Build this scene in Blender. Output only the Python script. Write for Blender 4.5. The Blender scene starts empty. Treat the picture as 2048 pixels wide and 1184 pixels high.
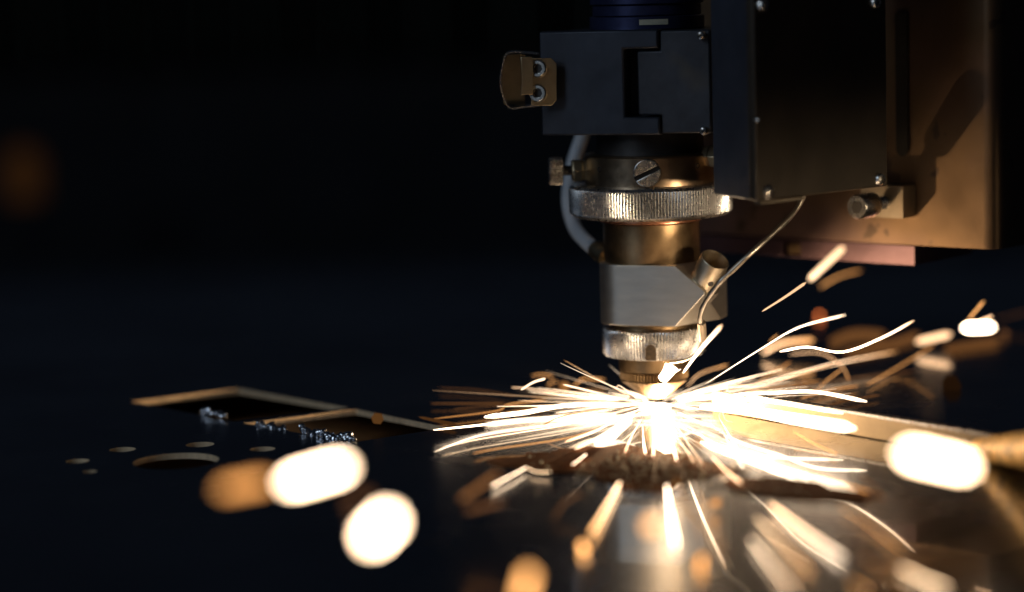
import bpy, bmesh, math, random
from mathutils import Vector, Matrix, noise

random.seed(7)
scene = bpy.context.scene
COL = scene.collection

# ------------------------------------------------------------------ camera
F = 5000.0                 # focal length in pixels of a 2048 wide frame
U = 0.0002                 # metres per pixel at the cutting head
PITCH = math.atan(642 / 5000)
ROLL = 0.028
CP, SP, CR, SR = math.cos(PITCH), math.sin(PITCH), math.cos(ROLL), math.sin(ROLL)
_r0, _u0, FWD = Vector((1, 0, 0)), Vector((0, SP, CP)), Vector((0, CP, -SP))
RIGHT = _r0 * CR - _u0 * SR
UP = _u0 * CR + _r0 * SR


def ray(px, py):
    return RIGHT * ((px - 1024) / F) + UP * ((592 - py) / F) + FWD


_d = ray(1310, 815)
CAM = -_d / _d.y           # the cut point is the world origin, one metre away


def at(px, py, d=1.0):
    """point on the sight line through a pixel, d metres from the camera along Y"""
    r = ray(px, py)
    return CAM + r * (d / r.y)


def on(px, py, z=0.0):
    r = ray(px, py)
    return CAM + r * ((z - CAM.z) / r.z)


cd = bpy.data.cameras.new('camera')
cd.sensor_width = 36
cd.lens = F / 2048 * 36
cd.clip_start, cd.clip_end = 0.02, 60
cd.dof.use_dof = True
cd.dof.focus_distance = 0.968
FSTOP = 3.1
APER = cd.lens / 1000 / FSTOP
cd.dof.aperture_fstop = FSTOP
cam = bpy.data.objects.new('camera', cd)
COL.objects.link(cam)
cam.matrix_world = Matrix((
    (RIGHT.x, UP.x, -FWD.x, CAM.x),
    (RIGHT.y, UP.y, -FWD.y, CAM.y),
    (RIGHT.z, UP.z, -FWD.z, CAM.z), (0, 0, 0, 1)))
scene.camera = cam

# ------------------------------------------------------------------ world, lamps, exposure
w = bpy.data.worlds.new('World')
scene.world = w
w.use_nodes = True
bgn = w.node_tree.nodes['Background']
bgn.inputs[0].default_value = (0.44, 0.61, 1.0, 1)
bgn.inputs[1].default_value = 0.0088


def lamp(name, kind, loc, target, power, colour, size):
    ld = bpy.data.lights.new(name, kind)
    ld.energy, ld.color = power, colour
    if kind == 'AREA':
        ld.shape = 'RECTANGLE'
        ld.size, ld.size_y = size
    else:
        ld.shadow_soft_size = size
    lo = bpy.data.objects.new(name, ld)
    COL.objects.link(lo)
    lo.location = loc
    if target is not None:
        lo.rotation_euler = (Vector(target) - Vector(loc)).to_track_quat('-Z', 'Y').to_euler()
    return lo


lamp('workshop_daylight', 'AREA', (-1.25, -1.15, 0.95), (0, 0, 0.07), 6.0, (0.68, 0.82, 1.0), (0.55, 0.9))
_fg = lamp('warm_head_fill', 'AREA', (0.42, -0.50, 0.035), (-0.005, -0.02, 0.062), 0.030, (1.0, 0.76, 0.50), (0.16, 0.08))  # added warm fill out of view, brightens the head
_fg.data.spread = math.radians(9)
lamp('cutting_glow', 'POINT', (0.003, -0.0068, 0.0034), None, 1.5, (1.0, 0.66, 0.36), 0.0016)

vs = scene.view_settings
vs.view_transform = 'Standard'
vs.look = 'None'
vs.exposure, vs.gamma, vs.use_curve_mapping = 0, 1, False
cy = scene.cycles
cy.max_bounces, cy.diffuse_bounces, cy.glossy_bounces = 8, 3, 5
cy.sample_clamp_indirect = 4
cy.sample_clamp_direct = 60
cy.caustics_reflective = True
cy.blur_glossy = 0.3
try:
    cy.use_denoising = True
    cy.denoiser = 'OPENIMAGEDENOISE'
    cy.denoising_input_passes = 'RGB_ALBEDO_NORMAL'
except Exception:
    pass


# ------------------------------------------------------------------ materials
def material(name, base, metallic=0.0, rough=0.5, var=0.25, scale=120.0, second=None, second_at=(0.5, 0.7),
             bump=0.0, bscale=600.0, rvar=0.05, stretch=(1, 1, 1), spots=None, aniso=0.0, coat=None):
    m = bpy.data.materials.new(name)
    m.use_nodes = True
    nt = m.node_tree
    n, l = nt.nodes, nt.links
    b = n['Principled BSDF']
    b.inputs['Metallic'].default_value = metallic
    tc = n.new('ShaderNodeTexCoord')
    mp = n.new('ShaderNodeMapping')
    mp.inputs['Scale'].default_value = stretch
    l.new(tc.outputs['Object'], mp.inputs['Vector'])

    def tex(s, detail=4.0, rough_=0.6):
        t = n.new('ShaderNodeTexNoise')
        t.inputs['Scale'].default_value = s
        t.inputs['Detail'].default_value = detail
        t.inputs['Roughness'].default_value = rough_
        l.new(mp.outputs['Vector'], t.inputs['Vector'])
        return t.outputs['Fac']

    def remap(src, a, b_, c, d):
        r = n.new('ShaderNodeMapRange')
        r.inputs['From Min'].default_value, r.inputs['From Max'].default_value = a, b_
        r.inputs['To Min'].default_value, r.inputs['To Max'].default_value = c, d
        l.new(src, r.inputs['Value'])
        return r.outputs['Result']

    def mix(fac, a, b_):
        x = n.new('ShaderNodeMix')
        x.data_type = 'RGBA'
        l.new(fac, x.inputs['Factor'])
        for s, v in ((x.inputs[6], a), (x.inputs[7], b_)):
            if isinstance(v, tuple):
                s.default_value = (*v, 1)
            else:
                l.new(v, s)
        return x.outputs[2]
    f1 = tex(scale)
    lo = tuple(c * (1 - var) for c in base)
    hi = tuple(c * (1 + var) for c in base)
    colour = mix(remap(f1, 0.3, 0.7, 0, 1), lo, hi)
    if second:
        colour = mix(remap(tex(scale * 0.35, 3.0), second_at[0], second_at[1], 0, 1), colour, second)
    if spots:
        sc, lo_, hi_, sp = spots
        colour = mix(remap(tex(sc, 2.0, 0.5), lo_, hi_, 0, 1), colour, sp)
    l.new(colour, b.inputs['Base Color'])
    l.new(remap(tex(scale * 2.3), 0.3, 0.7, max(0.03, rough - rvar), rough + rvar), b.inputs['Roughness'])
    if coat is not None:                      # oil film: a sharp reflection over the hazy metal
        l.new(remap(tex(scale * 0.6, 5.0), 0.35, 0.65, 0.45, 1.0), b.inputs['Coat Weight'])
        b.inputs['Coat Roughness'].default_value = coat
        b.inputs['Coat IOR'].default_value = 1.65
    if aniso:
        b.inputs['Anisotropic'].default_value = aniso
    if bump:
        bp = n.new('ShaderNodeBump')
        bp.inputs['Strength'].default_value = bump
        bp.inputs['Distance'].default_value = 0.0002
        l.new(tex(bscale, 5.0), bp.inputs['Height'])
        l.new(bp.outputs['Normal'], b.inputs['Normal'])
    return m


def emitter(name, sampled):
    m = bpy.data.materials.new(name)
    m.use_nodes = True
    nt = m.node_tree
    nt.nodes.clear()
    a = nt.nodes.new('ShaderNodeAttribute')
    a.attribute_name = 'spark_rgb'
    e = nt.nodes.new('ShaderNodeEmission')
    o = nt.nodes.new('ShaderNodeOutputMaterial')
    nt.links.new(a.outputs['Color'], e.inputs['Color'])
    nt.links.new(e.outputs[0], o.inputs[0])
    m.cycles.emission_sampling = 'FRONT' if sampled else 'NONE'
    return m


M = {
    'sheet': material('sheet_steel', (0.14, 0.155, 0.18), 1.0, 0.25, 0.18, 14.0, rvar=0.05, coat=0.035,
                      second=(0.10, 0.11, 0.135), second_at=(0.48, 0.62)),
    'block': material('blackened_steel', (0.036, 0.041, 0.053), 0.65, 0.46, 0.25, 60, rvar=0.06, bump=0.06),
    'drawer': material('blackened_drawer', (0.042, 0.045, 0.053), 0.6, 0.5, 0.3, 70, rvar=0.06, bump=0.06,
                       second=(0.085, 0.07, 0.05), second_at=(0.6, 0.75)),
    'stack': material('blued_anodised', (0.035, 0.042, 0.105), 0.7, 0.38, 0.2, 90),
    'dark': material('black_steel_recess_shade', (0.035, 0.032, 0.03), 0.6, 0.5, 0.3, 120),  # black steel; also painted in as shade in slots and holes
    'knurl': material('bright_knurled_steel', (0.64, 0.63, 0.61), 1.0, 0.28, 0.12, 220, rvar=0.04),
    'collar': material('brown_heat_tinted_steel', (0.34, 0.25, 0.165), 1.0, 0.34, 0.3, 90, bump=0.08,
                       second=(0.30, 0.18, 0.085), second_at=(0.45, 0.7)),
    'brass': material('aged_brass', (0.27, 0.185, 0.10), 1.0, 0.40, 0.28, 110, bump=0.1,
                      second=(0.19, 0.115, 0.05), second_at=(0.5, 0.72)),
    'body': material('milled_steel', (0.66, 0.62, 0.54), 1.0, 0.40, 0.07, 160, stretch=(0.4, 0.4, 2.0), rvar=0.025),
    'screw': material('zinc_screw', (0.62, 0.60, 0.55), 1.0, 0.27, 0.12, 120, rvar=0.03),
    'latch': material('yellow_zinc_latch', (0.46, 0.37, 0.23), 1.0, 0.36, 0.2, 80, rvar=0.03),
    'hose': material('pale_grey_hose', (0.40, 0.43, 0.46), 0.0, 0.5, 0.12, 120),
    'copper': material('copper_gasket', (0.75, 0.36, 0.22), 1.0, 0.3, 0.1, 200),
    'label': material('paper_label', (0.42, 0.40, 0.30), 0.0, 0.6, 0.2, 200),
    'housing': material('dark_housing_paint', (0.036, 0.028, 0.019), 0.3, 0.5, 0.25, 45, rvar=0.06, bump=0.1, bscale=400,
                        second=(0.050, 0.036, 0.022), second_at=(0.5, 0.75)),
    'flank': material('housing_paint_cool_lit', (0.040, 0.048, 0.068), 0.45, 0.5, 0.2, 45, rvar=0.06, bump=0.1, bscale=400),  # housing paint tinted blue for the cool light on this side
    'plate': material('stained_steel_plate', (0.14, 0.090, 0.050), 0.8, 0.42, 0.2, 22, rvar=0.06, bump=0.06, bscale=300,
                      second=(0.115, 0.075, 0.085), second_at=(0.46, 0.66), spots=(95, 0.64, 0.68, (0.075, 0.05, 0.035))),
    'strip': material('purple_tinted_strip', (0.135, 0.085, 0.098), 0.9, 0.36, 0.25, 30, rvar=0.06,
                      spots=(120, 0.64, 0.68, (0.13, 0.08, 0.09))),
    'bracket': material('dull_steel_bracket', (0.32, 0.27, 0.20), 0.9, 0.4, 0.2, 80),
    'wire': material('bare_steel_wire', (0.42, 0.38, 0.32), 1.0, 0.36, 0.2, 300),
    'sleeve': material('wire_sleeve', (0.34, 0.27, 0.19), 0.4, 0.5, 0.2, 300),
    'dross': material('silver_dross', (0.66, 0.68, 0.72), 1.0, 0.22, 0.2, 500, bump=0.3, bscale=900),
    'dust': material('brown_rust_dust', (0.16, 0.048, 0.011), 0.0, 0.85, 0.4, 260, rvar=0.06, bump=0.6, bscale=1500),
    'grain': material('slag_grain', (0.62, 0.52, 0.36), 0.9, 0.3, 0.35, 900),
    'bar': material('ground_flat_bar', (0.32, 0.24, 0.14), 0.6, 0.42, 0.2, 60, rvar=0.06,
                    spots=(150, 0.70, 0.74, (0.22, 0.17, 0.11))),
    'rod': material('scorched_yellow_rod', (0.80, 0.46, 0.12), 0.1, 0.6, 0.3, 120, bump=0.5, bscale=500,
                    spots=(260, 0.56, 0.60, (0.035, 0.024, 0.015))),
    'bed': material('sooty_machine_bed', (0.022, 0.024, 0.03), 0.2, 0.75, 0.3, 8),
    'wall': material('dim_green_grey_wall', (0.42, 0.46, 0.38), 0.0, 0.8, 0.3, 3),
    'cut_edge': material('freshly_cut_edge', (0.78, 0.60, 0.38), 0.2, 0.5, 0.15, 300, stretch=(1, 1, 0.1)),
    'slot_shade': material('matt_black_slot_shade', (0.012, 0.011, 0.010), 0.0, 0.7, 0.2, 60),  # black colour stands in for the shade in the slot
    'amber_glow': None,
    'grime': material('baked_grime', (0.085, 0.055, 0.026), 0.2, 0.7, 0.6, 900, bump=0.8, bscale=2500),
    'port': material('satin_port_steel', (0.52, 0.44, 0.32), 1.0, 0.38, 0.15, 150, rvar=0.03),
    'rust': material('brown_tray_warm_lit', (0.40, 0.17, 0.05), 0.0, 0.8, 0.5, 60, bump=0.6, bscale=300),
    'spark': emitter('glowing_spark', True),
    'fine_spark': emitter('glowing_fine_spark', False),
}

_m = bpy.data.materials.new('amber_glow')
_m.use_nodes = True
_b = _m.node_tree.nodes['Principled BSDF']
_b.inputs['Base Color'].default_value = (0.3, 0.1, 0.02, 1)
_b.inputs['Emission Color'].default_value = (1.0, 0.36, 0.08, 1)
_b.inputs['Emission Strength'].default_value = 0.014
M['amber_glow'] = _m
M['dust'].node_tree.nodes['Principled BSDF'].inputs['Specular IOR Level'].default_value = 0.05
M['slot_shade'].node_tree.nodes['Principled BSDF'].inputs['Specular IOR Level'].default_value = 0.1


# ------------------------------------------------------------------ mesh helpers (lengths in pixels of U metres where noted)
def finish(bm, name, mat, parent=None, smooth=40, bevel=0.0):
    bmesh.ops.recalc_face_normals(bm, faces=bm.faces)
    me = bpy.data.meshes.new(name)
    if parent is not None:
        bmesh.ops.translate(bm, verts=bm.verts, vec=-Vector(parent['_at']))
    bm.to_mesh(me)
    bm.free()
    me.materials.append(M[mat])
    if smooth:
        me.polygons.foreach_set('use_smooth', [True] * len(me.polygons))
        me.set_sharp_from_angle(angle=math.radians(smooth))
    o = bpy.data.objects.new(name, me)
    COL.objects.link(o)
    if parent is not None:
        o.parent = parent
        o['_at'] = tuple(parent['_at'])
    else:
        o['_at'] = (0, 0, 0)
    if bevel:
        md = o.modifiers.new('bevel', 'BEVEL')
        md.width, md.segments, md.limit_method, md.angle_limit = bevel, 2, 'ANGLE', math.radians(35)
    return o


def tag(o, label=None, category=None, group=None, kind=None):
    for k, v in (('label', label), ('category', category), ('group', group), ('kind', kind)):
        if v:
            o[k] = v
    return o


def empty(name, loc, label, category, group=None):
    o = bpy.data.objects.new(name, None)
    o.empty_display_size = 0.01
    COL.objects.link(o)
    o.location = loc
    o['_at'] = tuple(loc)
    return tag(o, label, category, group)


def lathe(bm, prof, segs=96, teeth=0, tooth=0.0, toothed=(), mat=None):
    """prof: list of (radius, z) in metres about the Z axis; toothed rows are cut with ridges"""
    if teeth:
        segs = teeth * 4
    rings = []
    for i, (r, z) in enumerate(prof):
        ring = []
        for k in range(segs):
            a = 2 * math.pi * k / segs
            rr = r
            if teeth and i in toothed:
                rr = r - (tooth if k % 4 == 3 else tooth * 0.25 if k % 2 == 0 else 0)
            ring.append(bm.verts.new((rr * math.cos(a), rr * math.sin(a), z)))
        rings.append(ring)
    for a, b in zip(rings, rings[1:]):
        for k in range(segs):
            bm.faces.new((a[k], a[(k + 1) % segs], b[(k + 1) % segs], b[k]))
    bm.faces.new(rings[0][::-1])
    bm.faces.new(rings[-1])
    if mat is not None:
        vs_ = [v for r in rings for v in r]
        bmesh.ops.transform(bm, matrix=mat, verts=vs_)
    return bm


def frame(origin, axis, hint=Vector((0, 0, 1))):
    z = Vector(axis).normalized()
    x = Vector(hint).cross(z)
    if x.length < 1e-4:
        x = Vector((1, 0, 0)).cross(z)
    x.normalize()
    y = z.cross(x)
    m = Matrix((x, y, z)).transposed().to_4x4()
    m.translation = origin
    return m


def prism(bm, poly, lo, hi, mat=None):
    """polygon in local X,Z extruded along local Y from lo to hi"""
    a = [bm.verts.new((x, lo, z)) for x, z in poly]
    b = [bm.verts.new((x, hi, z)) for x, z in poly]
    bm.faces.new(a)
    bm.faces.new(b[::-1])
    n = len(a)
    for i in range(n):
        bm.faces.new((a[i], b[i], b[(i + 1) % n], a[(i + 1) % n]))
    if mat is not None:
        bmesh.ops.transform(bm, matrix=mat, verts=a + b)
    return bm


def box(bm, x0, x1, y0, y1, z0, z1, mat=None):
    return prism(bm, [(x0, z0), (x1, z0), (x1, z1), (x0, z1)], y0, y1, mat)


def smooth_path(pts, n=6):
    if len(pts) < 3:
        return [pts[0].lerp(pts[1], i / n) for i in range(n + 1)]
    p = [pts[0] * 2 - pts[1]] + list(pts) + [pts[-1] * 2 - pts[-2]]
    out = []
    for i in range(1, len(p) - 2):
        for k in range(n):
            t = k / n
            a, b, c, d = p[i - 1], p[i], p[i + 1], p[i + 2]
            out.append(0.5 * ((2 * b) + (c - a) * t + (2 * a - 5 * b + 4 * c - d) * t * t + (3 * b - a - 3 * c + d) * t ** 3))
    out.append(pts[-1].copy())
    return out


def tube(bm, path, radii, sides=10):
    rings = []
    up = Vector((0.1, 0.2, 1)).normalized()
    for i, p in enumerate(path):
        t = (path[min(i + 1, len(path) - 1)] - path[max(i - 1, 0)]).normalized()
        x = up.cross(t)
        if x.length < 1e-3:
            x = Vector((1, 0, 0)).cross(t)
        x.normalize()
        y = t.cross(x)
        r = radii[i] if hasattr(radii, '__len__') else radii
        rings.append([bm.verts.new(p + (x * math.cos(2 * math.pi * k / sides) + y * math.sin(2 * math.pi * k / sides)) * r)
                      for k in range(sides)])
    for a, b in zip(rings, rings[1:]):
        for k in range(sides):
            bm.faces.new((a[k], a[(k + 1) % sides], b[(k + 1) % sides], b[k]))
    bm.faces.new(rings[0][::-1])
    bm.faces.new(rings[-1])
    return rings


def zl(py, r=0.0):
    """height of the front of an axial ring of radius r pixels seen at row py"""
    ax = 1310 - (815 - py) * 0.028
    return at(ax, py, 1 - r * U).z


# ------------------------------------------------------------------ the setting
def structure(o):
    return tag(o, kind='structure')


bm = bmesh.new()
box(bm, -2.2, 2.2, -0.9, 3.6, -0.34, -0.30)
structure(finish(bm, 'machine_bed', 'bed', smooth=0))
WALL_Y = 2.5
bm = bmesh.new()
poly = []
x = -1.6
zig = []
while x < 1.6:                              # folded sheet wall far behind
    zig += [(x, WALL_Y), (x + 0.05, WALL_Y), (x + 0.06, WALL_Y + 0.015), (x + 0.11, WALL_Y + 0.015)]
    x += 0.12
z0, z1 = at(400, 118, WALL_Y + 1).z, 0.24
va = [bm.verts.new((a, b, z0)) for a, b in zig]
vb = [bm.verts.new((a, b, z1)) for a, b in zig]
for i in range(len(zig) - 1):
    bm.faces.new((va[i], va[i + 1], vb[i + 1], vb[i]))
bmesh.ops.solidify(bm, geom=bm.faces[:], thickness=0.004)
structure(finish(bm, 'back_wall', 'wall', smooth=0))
bm = bmesh.new()
box(bm, -1.8, 1.8, WALL_Y + 0.1, WALL_Y + 0.14, -0.30, z0 + 0.1)
structure(finish(bm, 'bed_skirting', 'bed', smooth=0))

lp = at(48, 352, 3.1)  # dim emitter added for a far orange glow
wl = empty('far_amber_glow', (lp.x, lp.y, -0.30), 'faint amber glow added on a post in the dark background', 'lamp')
bm = lathe(bmesh.new(), [(0.012, -0.30), (0.012, lp.z - 0.03)], 12, mat=Matrix.Translation((lp.x, lp.y, 0)))
finish(bm, 'post', 'bed', wl)
bm = lathe(bmesh.new(), [(0.022, lp.z - 0.03), (0.024, lp.z + 0.02), (0.012, lp.z + 0.035)], 20, mat=Matrix.Translation((lp.x, lp.y, 0)))
finish(bm, 'lens', 'amber_glow', wl)

bm = bmesh.new()
box(bm, -0.40, -0.02, -0.16, 0.16, -0.030, -0.016)  # added tray; its brown stands in for warm light on slag
tag(finish(bm, 'added_tray', 'rust', smooth=0), 'brown tray added under the square openings in the sheet', 'tray')

# the sheet being cut: one plate with its openings
outer = [(-0.75, -0.62), (0.85, -0.62), (0.85, 0.62), (-0.75, 0.62)]
holes = [
    [on(*p) for p in ((262, 803), (478, 777), (697, 815.3), (468, 843))],
    [on(*p) for p in ((486, 846), (712, 818.5), (895, 855), (705, 885))],
]


def round_hole(cx, cy, hw):
    c = on(cx, cy)
    r = hw * (c.y - CAM.y) / F
    return [Vector((c.x + r * math.cos(2 * math.pi * k / 40), c.y + r * math.sin(2 * math.pi * k / 40), 0)) for k in range(40)]


holes += [round_hole(352, 922, 87), round_hole(155, 922, 24), round_hole(245, 899, 27), round_hole(400, 889, 29),
          round_hole(180, 943, 14), round_hole(525, 898, 26)]
SHEET_T = 0.0023
cu = bpy.data.curves.new('sheet_outline', 'CURVE')
cu.dimensions = '2D'
cu.fill_mode = 'BOTH'
cu.extrude = SHEET_T / 2
for loop in [[Vector((a, b, 0)) for a, b in outer]] + holes:
    sp = cu.splines.new('POLY')
    sp.points.add(len(loop) - 1)
    for p, v in zip(sp.points, loop):
        p.co = (v.x, v.y, 0, 1)
    sp.use_cyclic_u = True
tmp = bpy.data.objects.new('sheet_outline', cu)
COL.objects.link(tmp)
bpy.context.view_layer.update()
me = bpy.data.meshes.new_from_object(tmp.evaluated_get(bpy.context.evaluated_depsgraph_get()))
bpy.data.objects.remove(tmp)
bpy.data.curves.remove(cu)
me.name = 'steel_sheet'
me.materials.clear()
me.materials.append(M['sheet'])
me.materials.append(M['cut_edge'])
for p in me.polygons:
    p.use_smooth = False
    p.material_index = 1 if abs(p.normal.z) < 0.5 else 0
sheet = bpy.data.objects.new('steel_sheet', me)
sheet.location.z = -SHEET_T / 2
COL.objects.link(sheet)
tag(sheet, 'wide dark mirror-like steel sheet with square and round cut-outs under the nozzle', 'metal sheet')

# ------------------------------------------------------------------ the cutting head
head = empty('cutting_head', (0, 0, 0), 'laser cutting head of stacked steel and brass rings pointing down at the sparks', 'cutting head')
ROT = Matrix.Rotation(math.radians(-20), 4, 'Z')


def px(*v):
    return [c * U for c in v]


def prof(rows, ref=None):
    """rows of (radius px, screen row) -> metres; the row is read at the front of a ring of radius ref"""
    return [(r * U, zl(y, ref if ref is not None else r)) for r, y in rows]


# nozzle
bm = lathe(bmesh.new(), prof([(12, 801), (20, 801), (28, 795), (66, 767), (69, 763)], 40), 64)
nozzle = finish(bm, 'nozzle', 'brass', head)
bm = lathe(bmesh.new(), prof([(66, 766), (70, 764), (70, 751), (66, 749)], 68), teeth=64, tooth=6.0 * U, toothed=(1, 2))
finish(bm, 'knurled_rim', 'brass', nozzle)
bm = lathe(bmesh.new(), prof([(66, 749.5), (71, 747), (71, 720), (66, 716)], 71), 72)
finish(bm, 'nozzle_collar', 'brass', head)

# lower knurled nut with arched notch
R1 = 104
bm = lathe(bmesh.new(), prof([(94, 723.5), (99, 722.5), (R1, 716), (R1, 672), (R1 - 3, 667), (94, 664), (80, 662)], R1),
           teeth=100, tooth=6.0 * U, toothed=(2, 3))
nut = finish(bm, 'knurled_nut', 'knurl', head)
ang = -0.115
arch = [(-10.5, 0), (10.5, 0), (10.5, 20)] + [(10.5 * math.cos(t), 20 + 12 * math.sin(t)) for t in
                                             [math.pi * k / 8 for k in range(1, 8)]] + [(-10.5, 20)]
zb = zl(720.5, R1)
rot = Matrix.Rotation(ang, 4, 'Z')
rim = [(a * 1.32, b * 1.10 - 0.0) for a, b in arch]
prism(bm := bmesh.new(), [(a * U, zb + b * U) for a, b in rim], -(R1 + 1.0) * U, -(R1 - 8) * U, rot)
finish(bm, 'notch_rim', 'knurl', nut, bevel=0.0002)
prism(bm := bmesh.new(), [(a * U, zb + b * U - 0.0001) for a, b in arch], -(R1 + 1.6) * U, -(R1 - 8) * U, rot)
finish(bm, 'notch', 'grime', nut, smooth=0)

# brown neck between nut and body
bm = lathe(bmesh.new(), prof([(88, 668), (88, 657), (94, 655), (94, 640)], 98), 72)
finish(bm, 'neck_ring', 'brass', head)

# milled lower body with cut corners and its side port
bm = bmesh.new()
sec = [(136, -98), (-40, -98)]
sec += [(-40 - 54 * math.sin(t), -44 - 54 * math.cos(t)) for t in [math.pi / 2 * k / 10 for k in range(1, 11)]]
sec += [(-94, 55), (-60, 70), (136, 70)]
zt, zbm = zl(531, 98), zl(652, 98)
lo = [bm.verts.new((a * U, b * U, zbm)) for a, b in sec]
hi = [bm.verts.new((a * U, b * U, zt)) for a, b in sec]
bm.faces.new(lo)
bm.faces.new(hi[::-1])
for i in range(len(sec)):
    j = (i + 1) % len(sec)
    bm.faces.new((lo[i], hi[i], hi[j], lo[j]))


def cut(bm, co, no):
    r = bmesh.ops.bisect_plane(bm, geom=bm.verts[:] + bm.edges[:] + bm.faces[:], plane_co=co, plane_no=no, clear_outer=True)
    ed = [e for e in r['geom_cut'] if isinstance(e, bmesh.types.BMEdge)]
    if ed:
        bmesh.ops.edgeloop_fill(bm, edges=ed)


cut(bm, Vector((76 * U, -98 * U, zt)), Vector((0.637, -0.22, 0.77)))
cut(bm, Vector((74 * U, -98 * U, zbm)), Vector((0.66, -0.34, -0.62)))
bmesh.ops.transform(bm, matrix=ROT, verts=bm.verts)
body = finish(bm, 'lower_body', 'body', head, smooth=25, bevel=0.00025)

PORT0 = at(1406, 566, 0.980)
PORT_AX = Vector((0.36, -0.50, 0.80)).normalized()
pm = frame(PORT0, PORT_AX)
bm = lathe(bmesh.new(), [(30 * U, -40 * U), (36 * U, -10 * U), (36 * U, 0), (30 * U, 3 * U)], 48, mat=pm)
finish(bm, 'port_flange', 'body', body)
bm = bmesh.new()                                          # open tube: outer wall, rim, inner wall, floor
lathe(bm, [(29.5 * U, -8 * U), (29.5 * U, 62 * U), (28.5 * U, 63.5 * U), (26 * U, 63.5 * U), (25.5 * U, 62 * U), (25.5 * U, 10 * U), (1 * U, 9 * U)], 48, mat=pm)
port = finish(bm, 'port_tube', 'port', body)
hd = (Vector(CAM) - PORT0).normalized()
side = (hd - PORT_AX * hd.dot(PORT_AX)).normalized()
side = (side + PORT_AX.cross(side) * 0.55).normalized()
hm = frame(PORT0 + PORT_AX * 24 * U + side * 28.5 * U, side, PORT_AX)
bm = lathe(bmesh.new(), [(6 * U, 0), (6 * U, 1.7 * U), (5 * U, 1.8 * U)], 16, mat=hm)
finish(bm, 'port_hole', 'dark', port)

# brass barrel, gasket, knurled ring, collar
bm = lathe(bmesh.new(), prof([(95, 540), (95, 527), (97, 524), (97, 452), (92, 449)], 98), 96)
finish(bm, 'brass_barrel', 'brass', head)
bm = lathe(bmesh.new(), prof([(101, 450.5), (103, 449), (103, 445), (101, 442)], 103), 96)
finish(bm, 'copper_gasket', 'copper', head)
R2 = 164
bm = lathe(bmesh.new(), prof([(140, 446), (154, 445), (R2 - 1, 438), (R2, 436), (R2, 387), (R2 - 2, 385), (157, 380), (130, 378)], R2),
           teeth=160, tooth=6.5 * U, toothed=(3, 4))
ring = finish(bm, 'knurled_ring', 'knurl', head)
RC = 131
bm = lathe(bmesh.new(), prof([(RC, 390), (RC, 318), (RC - 3, 314.5), (RC - 20, 313)], RC), 120)
collar = finish(bm, 'collar', 'collar', head)
bm = lathe(bmesh.new(), prof([(112, 322), (108, 300), (108, 268)], 112), 96)
finish(bm, 'upper_neck', 'dark', head)


def radial(angle, z, r):
    """frame on the side of a ring, its Z pointing outward; angle 0 faces the camera, positive to the right"""
    ax = Vector((math.sin(angle), -math.cos(angle), 0))
    return frame(Vector((0, 0, z)) + ax * r, ax)


# slotted screw on the collar
zs = zl(346, RC)
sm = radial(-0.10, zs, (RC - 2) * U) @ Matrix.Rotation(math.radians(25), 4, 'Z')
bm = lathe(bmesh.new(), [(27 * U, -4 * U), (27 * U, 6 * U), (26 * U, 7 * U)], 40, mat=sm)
slotted = finish(bm, 'slotted_screw', 'dark', head)  # disc coloured dark as the shade in the slot
for s in (-1, 1):
    a0 = math.asin(4.2 / 27.5)
    seg = [(27.5 * math.cos(t), s * 27.5 * math.sin(t)) for t in [a0 + (math.pi - 2 * a0) * k / 20 for k in range(21)]]
    bm = bmesh.new()
    lo = [bm.verts.new((a * U, b * U, 6.5 * U)) for a, b in seg]
    hi = [bm.verts.new((a * 0.985 * U, (b - s * 4.2) * 0.985 * U + s * 4.2 * U, (12 + 4 * (1 - (a * a + b * b) / 760)) * U)) for a, b in seg]
    bm.faces.new(lo)
    bm.faces.new(hi[::-1])
    for i in range(21):
        j = (i + 1) % 21
        bm.faces.new((lo[i], hi[i], hi[j], lo[j]))
    bmesh.ops.transform(bm, matrix=sm, verts=bm.verts)
    finish(bm, 'screw_head_half', 'screw', slotted, bevel=0.0003)


def donut(bm, m, R, r, n=28, k=8):
    rings = [[bm.verts.new(m @ Vector(((R + r * math.cos(2 * math.pi * j / k)) * math.cos(2 * math.pi * i / n),
                                       (R + r * math.cos(2 * math.pi * j / k)) * math.sin(2 * math.pi * i / n),
                                       r * math.sin(2 * math.pi * j / k)))) for j in range(k)] for i in range(n)]
    for i in range(n):
        for j in range(k):
            bm.faces.new((rings[i][j], rings[(i + 1) % n][j], rings[(i + 1) % n][(j + 1) % k], rings[i][(j + 1) % k]))
    return bm


for xx, yy in ((-104, 340), (88, 337)):
    bm = donut(bmesh.new(), radial(math.asin(xx / RC), zl(yy, RC), RC * U), 4.6 * U, 0.9 * U)
    finish(bm, 'punched_ring_mark', 'dark', collar)

# adjusting screws at the sides of the collar


def adjuster(angle, z):
    m = radial(angle, z, RC * U)
    bm = lathe(bmesh.new(), [(20 * U, -10 * U), (22 * U, -6 * U), (22 * U, 4 * U), (24 * U, 6 * U), (24 * U, 24 * U), (21 * U, 27 * U)], 6, mat=m)
    n_ = finish(bm, 'lock_nut', 'latch', head, smooth=20, bevel=0.0002)
    bm = lathe(bmesh.new(), [(10 * U, 20 * U), (10 * U, 50 * U)], 24, mat=m)
    finish(bm, 'thread', 'dark', n_)
    bm = lathe(bmesh.new(), [(24 * U, 44 * U), (28 * U, 46 * U), (28 * U, 69 * U), (25 * U, 72 * U), (8 * U, 72.5 * U)], teeth=36, tooth=4 * U,
               toothed=(1, 2), mat=m)
    return finish(bm, 'thumb_screw', 'screw', head)


adjuster(math.radians(-88), zl(336, 0))
adjuster(math.radians(60), zl(318, 100))

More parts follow.
